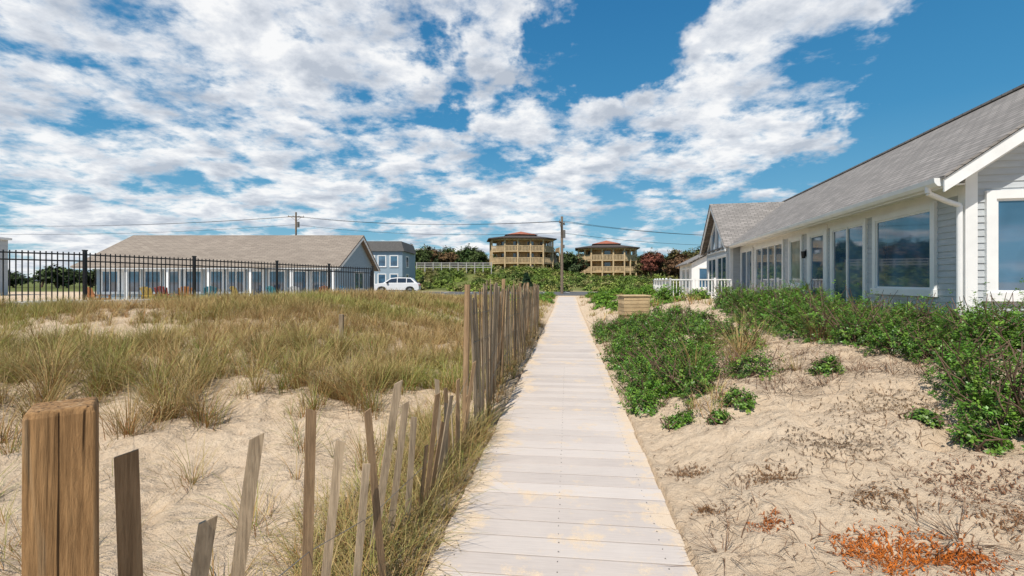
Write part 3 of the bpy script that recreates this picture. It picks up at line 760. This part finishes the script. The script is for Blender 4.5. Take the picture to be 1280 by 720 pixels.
# ---------------------------------------------------------------- vegetation generators
def blades(base,L,lean,curv,az,w,c0,c1):
    n=len(base); T=np.array([0,.35,.7,1.0]); Wt=np.array([1,.9,.6,.08])
    dx=np.cos(az);dy=np.sin(az)
    V=np.zeros((n,4,2,3),np.float32); C=np.zeros((n,4,2,3),np.float32)
    for k,t in enumerate(T):
        r=L*(lean*t+curv*t*t); z=L*t*np.sqrt(np.clip(1-(lean+curv*t)**2*.6,.10,1))
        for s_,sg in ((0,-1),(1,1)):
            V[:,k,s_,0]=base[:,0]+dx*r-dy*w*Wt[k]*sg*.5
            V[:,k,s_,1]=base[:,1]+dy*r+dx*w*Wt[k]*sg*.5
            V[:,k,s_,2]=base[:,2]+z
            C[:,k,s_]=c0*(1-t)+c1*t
    b=np.arange(n)[:,None]*8
    F=np.concatenate([b+np.array([[2*k,2*k+1,2*k+3,2*k+2]]) for k in range(3)],1).reshape(-1,4)
    return V.reshape(-1,3),F,C.reshape(-1,3)
def tufts(P,nb,L0,spread,wid,green,flat=0,brown=False):
    n=len(P); idx=np.repeat(np.arange(n),nb); m=len(idx)
    az=RNG.uniform(0,2*np.pi,m); rr=np.abs(RNG.normal(0,spread,m))
    bx=P[idx,0]+np.cos(az)*rr; by=P[idx,1]+np.sin(az)*rr
    bz=height(bx,by)-.015
    L=L0[idx]*RNG.uniform(.45,1.15,m)
    az2=az+RNG.normal(0,.6,m)
    lean=np.clip(RNG.uniform(.05,.6,m)+flat,0,1.15); curv=RNG.uniform(.1,.85,m)
    g=np.clip(green[idx]+RNG.normal(0,.2,m),0,1)[:,None]
    tv=RNG.uniform(.6,1.15,n)[idx][:,None]
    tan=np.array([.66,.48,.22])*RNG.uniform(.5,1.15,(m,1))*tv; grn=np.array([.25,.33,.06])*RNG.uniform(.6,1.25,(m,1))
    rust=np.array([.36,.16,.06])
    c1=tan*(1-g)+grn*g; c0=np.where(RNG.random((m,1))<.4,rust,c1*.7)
    if brown:
        c1=np.array([.17,.10,.06])*RNG.uniform(.5,1.7,(m,1)); c0=c1*.8
    return blades(np.stack([bx,by,bz],1),L,lean,curv,az2,wid*RNG.uniform(.6,1.3,m),c0,c1)
def merge(parts):
    V=[];F=[];C=[];o=0
    for v,f,c in parts: V.append(v);F.append(f+o);C.append(c);o+=len(v)
    return np.concatenate(V),np.concatenate(F),np.concatenate(C)
def scatter(n,x0,x1,y0,y1,fn):
    x=RNG.uniform(x0,x1,n);y=RNG.uniform(y0,y1,n); k=RNG.random(n)<fn(x,y); return np.stack([x[k],y[k]],1)
def efence(x,y): return (x+11.3)*-.799+(y-12.7)*.602
def dens(x,y):
    c=cc(x,y); patch=fbm(x*.7,y*.7,55,3)+.5
    front=ss(5.2,7.6,y+(patch-.5)*6)
    d=front*np.clip((patch-.36+.16*ss(7,11,y))*5,.06,1)
    d=np.where(c>-1.1,0,d); d=np.where(efence(x,y)>-.35,0,d)
    return d
def gcol(P): return np.clip(.24+1.7*fbm(P[:,0]*.6,P[:,1]*.6,77,2),0,.75)
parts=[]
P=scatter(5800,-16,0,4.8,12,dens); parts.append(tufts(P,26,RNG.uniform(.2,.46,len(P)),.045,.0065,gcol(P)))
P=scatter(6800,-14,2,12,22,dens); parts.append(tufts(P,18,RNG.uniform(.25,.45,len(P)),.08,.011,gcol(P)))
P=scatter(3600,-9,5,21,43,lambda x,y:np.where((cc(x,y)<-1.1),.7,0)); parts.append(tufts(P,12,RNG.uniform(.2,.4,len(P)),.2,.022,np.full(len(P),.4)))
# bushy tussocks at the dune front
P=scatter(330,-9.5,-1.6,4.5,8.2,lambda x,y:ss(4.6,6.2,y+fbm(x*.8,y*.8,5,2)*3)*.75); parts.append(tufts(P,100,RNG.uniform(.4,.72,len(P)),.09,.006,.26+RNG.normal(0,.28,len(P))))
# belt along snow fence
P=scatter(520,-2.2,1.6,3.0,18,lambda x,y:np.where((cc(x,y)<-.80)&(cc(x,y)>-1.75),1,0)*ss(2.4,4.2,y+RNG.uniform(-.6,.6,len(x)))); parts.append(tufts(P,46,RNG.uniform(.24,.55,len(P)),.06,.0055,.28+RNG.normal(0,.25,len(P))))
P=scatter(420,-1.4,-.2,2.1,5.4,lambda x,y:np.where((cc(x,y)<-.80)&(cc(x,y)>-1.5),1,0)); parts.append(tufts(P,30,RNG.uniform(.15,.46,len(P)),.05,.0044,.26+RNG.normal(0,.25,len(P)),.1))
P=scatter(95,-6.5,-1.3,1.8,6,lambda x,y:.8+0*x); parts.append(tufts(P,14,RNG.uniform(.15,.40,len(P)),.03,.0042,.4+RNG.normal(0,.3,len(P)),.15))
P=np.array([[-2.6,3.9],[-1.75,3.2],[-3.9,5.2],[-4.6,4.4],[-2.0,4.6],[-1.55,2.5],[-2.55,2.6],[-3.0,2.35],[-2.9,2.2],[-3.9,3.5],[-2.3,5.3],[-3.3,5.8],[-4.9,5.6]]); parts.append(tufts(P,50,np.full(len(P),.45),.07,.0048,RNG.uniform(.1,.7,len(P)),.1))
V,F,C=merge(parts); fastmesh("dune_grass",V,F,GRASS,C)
parts=[]
P=scatter(220,1.2,7,4.4,13,lambda x,y:np.where(cc(x,y)>.95,.5,0)*ss(.42,.6,fbm(x*.7,y*.7,91,2)+.5)); parts.append(tufts(P,34,RNG.uniform(.2,.5,len(P)),.06,.0055,np.full(len(P),.1)))
P=scatter(400,2.5,14,16,42,lambda x,y:np.where((cc(x,y)>1.0)&(cc(x,y)<5.5),.7,0)); parts.append(tufts(P,18,RNG.uniform(.25,.5,len(P)),.15,.018,np.full(len(P),.4)))
P=np.array([[3.05,6.6],[3.3,6.9],[3.5,7.4],[3.2,7.8],[4.6,7.2],[4.9,6.9],[5.3,7.0],[2.4,6.3],[3.9,7.6]]); parts.append(tufts(P,80,np.full(len(P),.62),.09,.006,np.full(len(P),.08)))
V,F,C=merge(parts); fastmesh("dry_beach_grass",V,F,GRASS,C)
parts=[]
P=scatter(520,1.1,6.6,2.6,8,lambda x,y:np.where(cc(x,y)>.95,1,0)*ss(.42,.58,fbm(x*.9,y*.9,191,2)+.5)*.6)
P=np.concatenate([P,np.array([[3.9,6.6],[3.4,6.0],[4.7,6.0],[3.9,5.3],[4.9,5.5],[2.7,5.5],[4.3,4.7],[2.2,5.4],[2.0,4.6],[3.6,4.6],[5.1,4.9],[4.1,6.1],[4.4,5.6],[1.8,6.0]])])
parts.append(tufts(P,42,RNG.uniform(.08,.30,len(P)),.13,.005,np.zeros(len(P)),.45,True))
V,F,C=merge(parts); fastmesh("dead_brush",V,F,TWIG,C)

# leaves
def sprigs(cen,dirs,ls,col,nl=9,elong=1.6):
    n=len(cen); m=n*nl; idx=np.repeat(np.arange(n),nl); d=dirs[idx]
    rnd=RNG.normal(0,1,(m,3)); ax=rnd-(rnd*d).sum(1,keepdims=True)*d; ax/=np.linalg.norm(ax,axis=1,keepdims=True)+1e-9
    out=ax*RNG.uniform(.6,1,(m,1))+d*RNG.uniform(-.1,.7,(m,1)); out/=np.linalg.norm(out,axis=1,keepdims=True)
    sd_=np.cross(out,d); sd_/=np.linalg.norm(sd_,axis=1,keepdims=True)+1e-9
    L=(ls[idx]*RNG.uniform(.7,1.25,m))[:,None]; b=cen[idx]+d*RNG.uniform(-1.2,1.0,(m,1))*L
    nrm=np.cross(sd_,out)
    p0=b+out*L*.2; p1=b+out*L*.75+sd_*L/elong*.55+nrm*L*.12; p2=b+out*L*1.35-nrm*L*.1; p3=b+out*L*.75-sd_*L/elong*.55+nrm*L*.12
    V=np.stack([p0,p1,p2,p3],1).reshape(-1,3); F=np.arange(m*4).reshape(-1,4)
    c=col[idx]*RNG.uniform(.75,1.25,(m,1)); C=np.repeat(c,4,0)
    return V,F,C
def bush(x,y,r,h,nsp,ls,base,z=None,var=.3,young=(.28,.40,.05),ymix=.6):
    u=RNG.uniform(0,2*np.pi,nsp); ct=RNG.uniform(-.1,1,nsp); st=np.sqrt(np.clip(1-ct**2,0,1)); sh=RNG.uniform(.55,1.02,nsp)
    lump=.75+.75*(fbm(np.cos(u)*1.6+x*3,ct*2.0+np.sin(u)*1.6+y*3,13,3))
    lump=lump*(1+.45*RNG.random(nsp)*(RNG.random(nsp)<.14))
    d=np.stack([st*np.cos(u),st*np.sin(u),ct],1)
    px=x+d[:,0]*r*sh*lump; py=y+d[:,1]*r*sh*lump
    gz_=height(px,py) if z is None else z
    pz=gz_+np.maximum(.03,d[:,2]*h*sh*lump+.02)
    d[:,2]+=.5; d/=np.linalg.norm(d,axis=1,keepdims=True)
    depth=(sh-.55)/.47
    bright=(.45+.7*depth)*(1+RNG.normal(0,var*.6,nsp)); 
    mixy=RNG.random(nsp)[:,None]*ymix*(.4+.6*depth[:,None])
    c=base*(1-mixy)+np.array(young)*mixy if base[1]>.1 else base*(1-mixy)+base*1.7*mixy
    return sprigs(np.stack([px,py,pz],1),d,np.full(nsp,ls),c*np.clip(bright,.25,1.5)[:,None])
G=np.array([.10,.24,.03])
def stems(items):
    mb=MB()
    for (x,y,r,h) in items:
        z=h1(x,y)
        for k in range(random.randint(7,12)):
            a=random.uniform(0,6.28); rr=r*random.uniform(.6,1.15)
            x0=x+random.uniform(-.1,.1); y0=y+random.uniform(-.1,.1); xm=x0+math.cos(a)*rr*.5; ym=y0+math.sin(a)*rr*.5; x1=x+math.cos(a)*rr; y1=y+math.sin(a)*rr
            mb.cyl((x0,y0,z-.05),(xm,ym,z+h*.45),.009,.006,5); mb.cyl((xm,ym,z+h*.45),(x1,y1,max(z+h*random.uniform(.55,1.0),h1(x1,y1)+.05)),.006,.003,5)
    return mb
BARK=m_var("rose_stem_bark",(.15,.09,.06),.3,9,.9)
items=[]
def place(n,cond,x0,x1,y0,y1,rr,hh,sep=.3):
    k=0;t=0
    while k<n and t<8000:
        t+=1; x=random.uniform(x0,x1);y=random.uniform(y0,y1)
        if not cond(x,y): continue
        if float(fbm(np.array([x*.9]),np.array([y*.9]),333,2)[0])<-.12: continue
        if any(math.hypot(x-a,y-b_)<sep for a,b_,_,_ in items): continue
        items.append((x,y,random.uniform(*rr),random.uniform(*hh))); k+=1
hc=lambda x,y: x-(5.425+.2233*y)
place(62,lambda x,y:cc(x,y)>1.0 and cc(x,y)<3.1+.04*(y-6) and y>5.4+.9*abs(cc(x,y)-1.7),1,7,5.3,15,(.22,.5),(.25,.6),.3)
place(60,lambda x,y:hc(x,y)<-.3 and hc(x,y)>-2.5,3.5,9,6.5,15,(.32,.6),(.45,.95),.36)
place(16,lambda x,y:hc(x,y)<-.3,4.6,7.2,5.1,6.8,(.3,.5),(.4,.8),.36)
items+= [(3.75,3.8,.30,.46),(3.98,4.1,.36,.55),(3.52,3.6,.2,.22),(4.2,4.45,.38,.55),(3.9,3.55,.28,.40),(4.3,4.0,.4,.6),(3.45,4.0,.14,.12),(2.35,5.0,.22,.18),(2.05,4.75,.12,.10),(3.6,5.5,.22,.16),(1.75,5.1,.18,.14),(4.6,4.9,.3,.3),(5.3,4.95,.4,.5),(5.9,5.2,.4,.55),(1.62,5.9,.3,.3),(1.75,6.4,.4,.4)]
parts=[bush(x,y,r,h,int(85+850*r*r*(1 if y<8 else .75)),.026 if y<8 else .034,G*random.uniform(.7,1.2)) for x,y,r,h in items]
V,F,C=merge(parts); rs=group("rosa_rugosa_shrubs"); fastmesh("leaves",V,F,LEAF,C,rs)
stems(items).build("stems",[BARK],rs)
parts=[]
for k in range(42):
    y=random.uniform(16,40); c=random.uniform(1.3,5.5); x=c+.115*y
    if abs(y-17.6)<1.0 or (abs(y-15.2)<1.2): continue
    parts.append(bush(x,y,random.uniform(.5,.9),random.uniform(.4,.8),200,.06,G*.9))
for k in range(16):
    y=random.uniform(30,43); c=-random.uniform(1.3,4); parts.append(bush(c+.115*y,y,random.uniform(.5,.9),random.uniform(.3,.7),180,.06,G*.95))
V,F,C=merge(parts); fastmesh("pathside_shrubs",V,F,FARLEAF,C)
parts=[]
for k in range(330):
    x=random.uniform(-26,34); y=random.uniform(60,88)
    b0=random.choice((np.array([.17,.24,.04]),np.array([.12,.20,.04]),np.array([.26,.24,.08]),np.array([.07,.12,.03]),np.array([.30,.26,.12])))
    parts.append(bush(x,y,random.uniform(1.0,2.0),random.uniform(.6,1.3),110,.18,b0,young=(.3,.36,.08)))
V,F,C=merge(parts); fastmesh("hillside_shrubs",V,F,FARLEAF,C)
parts=[]; tm=MB(); 
def crown(x,y,hgt,r,base,nsp=330,ls=.30):
    z=h1(x,y)
    for q in range(4):
        ox=random.uniform(-.5,.5)*r; oy=random.uniform(-.5,.5)*r; rr=r*random.uniform(.5,.8); hz=z+hgt*random.uniform(.3,.65)
        parts.append(bush(x+ox,y+oy,rr,hgt*random.uniform(.25,.4),nsp//4,ls,base,z=hz))
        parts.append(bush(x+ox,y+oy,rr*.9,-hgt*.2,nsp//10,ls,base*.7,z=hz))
        tm.cyl((x,y,z-.3),(x+ox*.7,y+oy*.7,hz+.4),.14,.06,6)
for k in range(110):
    x=random.uniform(-42,52); y=random.uniform(118,140)
    hgt=random.uniform(6,8.5)
    b0=random.choice((np.array([.055,.095,.027]),np.array([.07,.099,.03]),np.array([.11,.098,.035]),np.array([.14,.085,.035])))
    crown(x,y,hgt,random.uniform(2,3.4),b0,220,.42)
for k in range(46):
    x=random.choice((random.uniform(-24,-7),random.uniform(9.5,14.5),random.uniform(30,46)))
    y=random.uniform(92,112)
    b0=random.choice((np.array([.055,.095,.025]),np.array([.07,.099,.03]),np.array([.06,.085,.035]),np.array([.14,.085,.04])))
    crown(x,y,random.uniform(4,5.6),random.uniform(1.5,2.6),b0,220,.33)
for k in range(60):
    x=random.uniform(25,48); y=random.uniform(76,96)
    crown(x,y,random.uniform(4,6.3),random.uniform(1.5,2.6),random.choice((np.array([.06,.095,.03]),np.array([.11,.095,.035]),np.array([.15,.085,.045]))),230,.30)
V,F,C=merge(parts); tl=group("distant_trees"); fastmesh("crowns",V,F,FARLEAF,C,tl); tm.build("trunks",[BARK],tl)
parts=[]; tm=MB(); crown(24.0,82,5.6,2.3,np.array([.17,.06,.04]),500,.22)
V,F,C=merge(parts); tl=group("reddish_tree"); fastmesh("crown",V,F,FARLEAF,C,tl); tm.build("trunk",[BARK],tl)
pn=group("pine_tree"); parts=[]; px_,py_=1.75,58.8; z=h1(px_,py_)
for k in range(9): 
    t=k/9; parts.append(bush(px_,py_,.95*(1-t)+.12,.35,110,.10,np.array([.02,.045,.02]),z=z+.3+t*2.0))
V,F,C=merge(parts); fastmesh("needles",V,F,FARLEAF,C,pn); tm=MB(); tm.cyl((px_,py_,z-.2),(px_,py_,z+2.4),.09,.03,7); tm.build("trunk",[BARK],pn)
parts=[]; tm=MB()
for k in range(55):
    x=random.uniform(-150,-40); y=random.uniform(80,130); crown(x,y,random.uniform(2.5,4.5),random.uniform(2.5,4),np.array([.06,.085,.03]),110,.55)
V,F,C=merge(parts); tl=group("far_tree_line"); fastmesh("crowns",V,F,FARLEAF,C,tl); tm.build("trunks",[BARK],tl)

# ---------------------------------------------------------------- beach litter: twigs, dead leaves
def litter(P,L,w,col,lift=.004):
    n=len(P); a=RNG.uniform(0,2*np.pi,n); bend=RNG.normal(0,.5,n)
    x=P[:,0].copy();y=P[:,1].copy()
    V=np.zeros((n,4,2,3)); lf=RNG.uniform(.2,1,n)*lift*2
    for k in range(4):
        z=height(x,y)+lift+lf*np.sin(k/3*np.pi)
        sx=-np.sin(a)*w*.5*(1-.25*k); sy=np.cos(a)*w*.5*(1-.25*k)
        V[:,k,0]=np.stack([x+sx,y+sy,z],1); V[:,k,1]=np.stack([x-sx,y-sy,z],1)
        x=x+np.cos(a)*L/3;y=y+np.sin(a)*L/3;a=a+bend
    b=np.arange(n)[:,None]*8
    F=np.concatenate([b+np.array([[2*k,2*k+1,2*k+3,2*k+2]]) for k in range(3)],1).reshape(-1,4)
    return V.reshape(-1,3),F,np.repeat(col,8,0)
def lcol(n,c): return np.array(c)*RNG.uniform(.5,1.4,(n,1))
parts=[]
P=scatter(30000,.9,7.5,1.4,9,lambda x,y:np.where(cc(x,y)>.85,1,0)*np.clip((fbm(x*1.1,y*1.1,44,3)-.0)*5,.05,.9)); n=len(P)
parts.append(litter(P,RNG.uniform(.02,.15,n),RNG.uniform(.002,.007,n),lcol(n,(.20,.12,.07))))
P=scatter(6000,-7,-.8,1.2,7,lambda x,y:np.where(cc(x,y)<-.85,1,0)*np.clip((fbm(x*1.1,y*1.1,45,3)+.02)*3,.04,.7)); n=len(P)
parts.append(litter(P,RNG.uniform(.03,.2,n),RNG.uniform(.002,.0045,n),lcol(n,(.33,.22,.12))))
for (x,y,r,nn,c) in ((2.15,2.62,.16,800,(.42,.12,.02)),(2.35,2.5,.09,320,(.36,.10,.02)),(2.0,2.75,.08,220,(.38,.12,.03)),(1.75,2.3,.06,160,(.28,.10,.04)),(3.1,3.2,.2,520,(.18,.09,.05)),(2.6,3.9,.25,620,(.15,.10,.06)),(1.9,3.5,.10,280,(.18,.10,.05)),(2.9,2.75,.14,360,(.19,.10,.05)),(2.05,1.95,.10,260,(.22,.09,.05)),(3.5,4.4,.3,800,(.17,.11,.06)),(1.45,4.0,.10,240,(.22,.13,.07)),(2.6,2.1,.10,260,(.2,.09,.04)),(1.6,3.0,.06,120,(.3,.1,.03)),(1.35,3.3,.05,80,(.2,.1,.04)),(1.55,2.2,.05,90,(.3,.11,.04)),(2.4,3.1,.14,300,(.18,.10,.05))):
    P=np.stack([RNG.normal(x,r,nn),RNG.normal(y,r*.7,nn)],1); parts.append(litter(P,RNG.uniform(.01,.05,nn),RNG.uniform(.004,.012,nn),lcol(nn,c),.007))
V,F,C=merge(parts); fastmesh("beach_debris",V,F,TWIG,C)

# ---------------------------------------------------------------- camera
cam=bpy.data.cameras.new("camera"); co=bpy.data.objects.new("camera",cam); link(co)
cam.sensor_width=36; cam.lens=36*600/1280; cam.shift_y=-9/1280; cam.clip_end=6000; cam.clip_start=.05
co.location=(0,0,1.6); co.rotation_euler=(R(90),0,0); scene.camera=co
scene.view_settings.view_transform='Standard'; scene.view_settings.look='None'; scene.view_settings.exposure=0
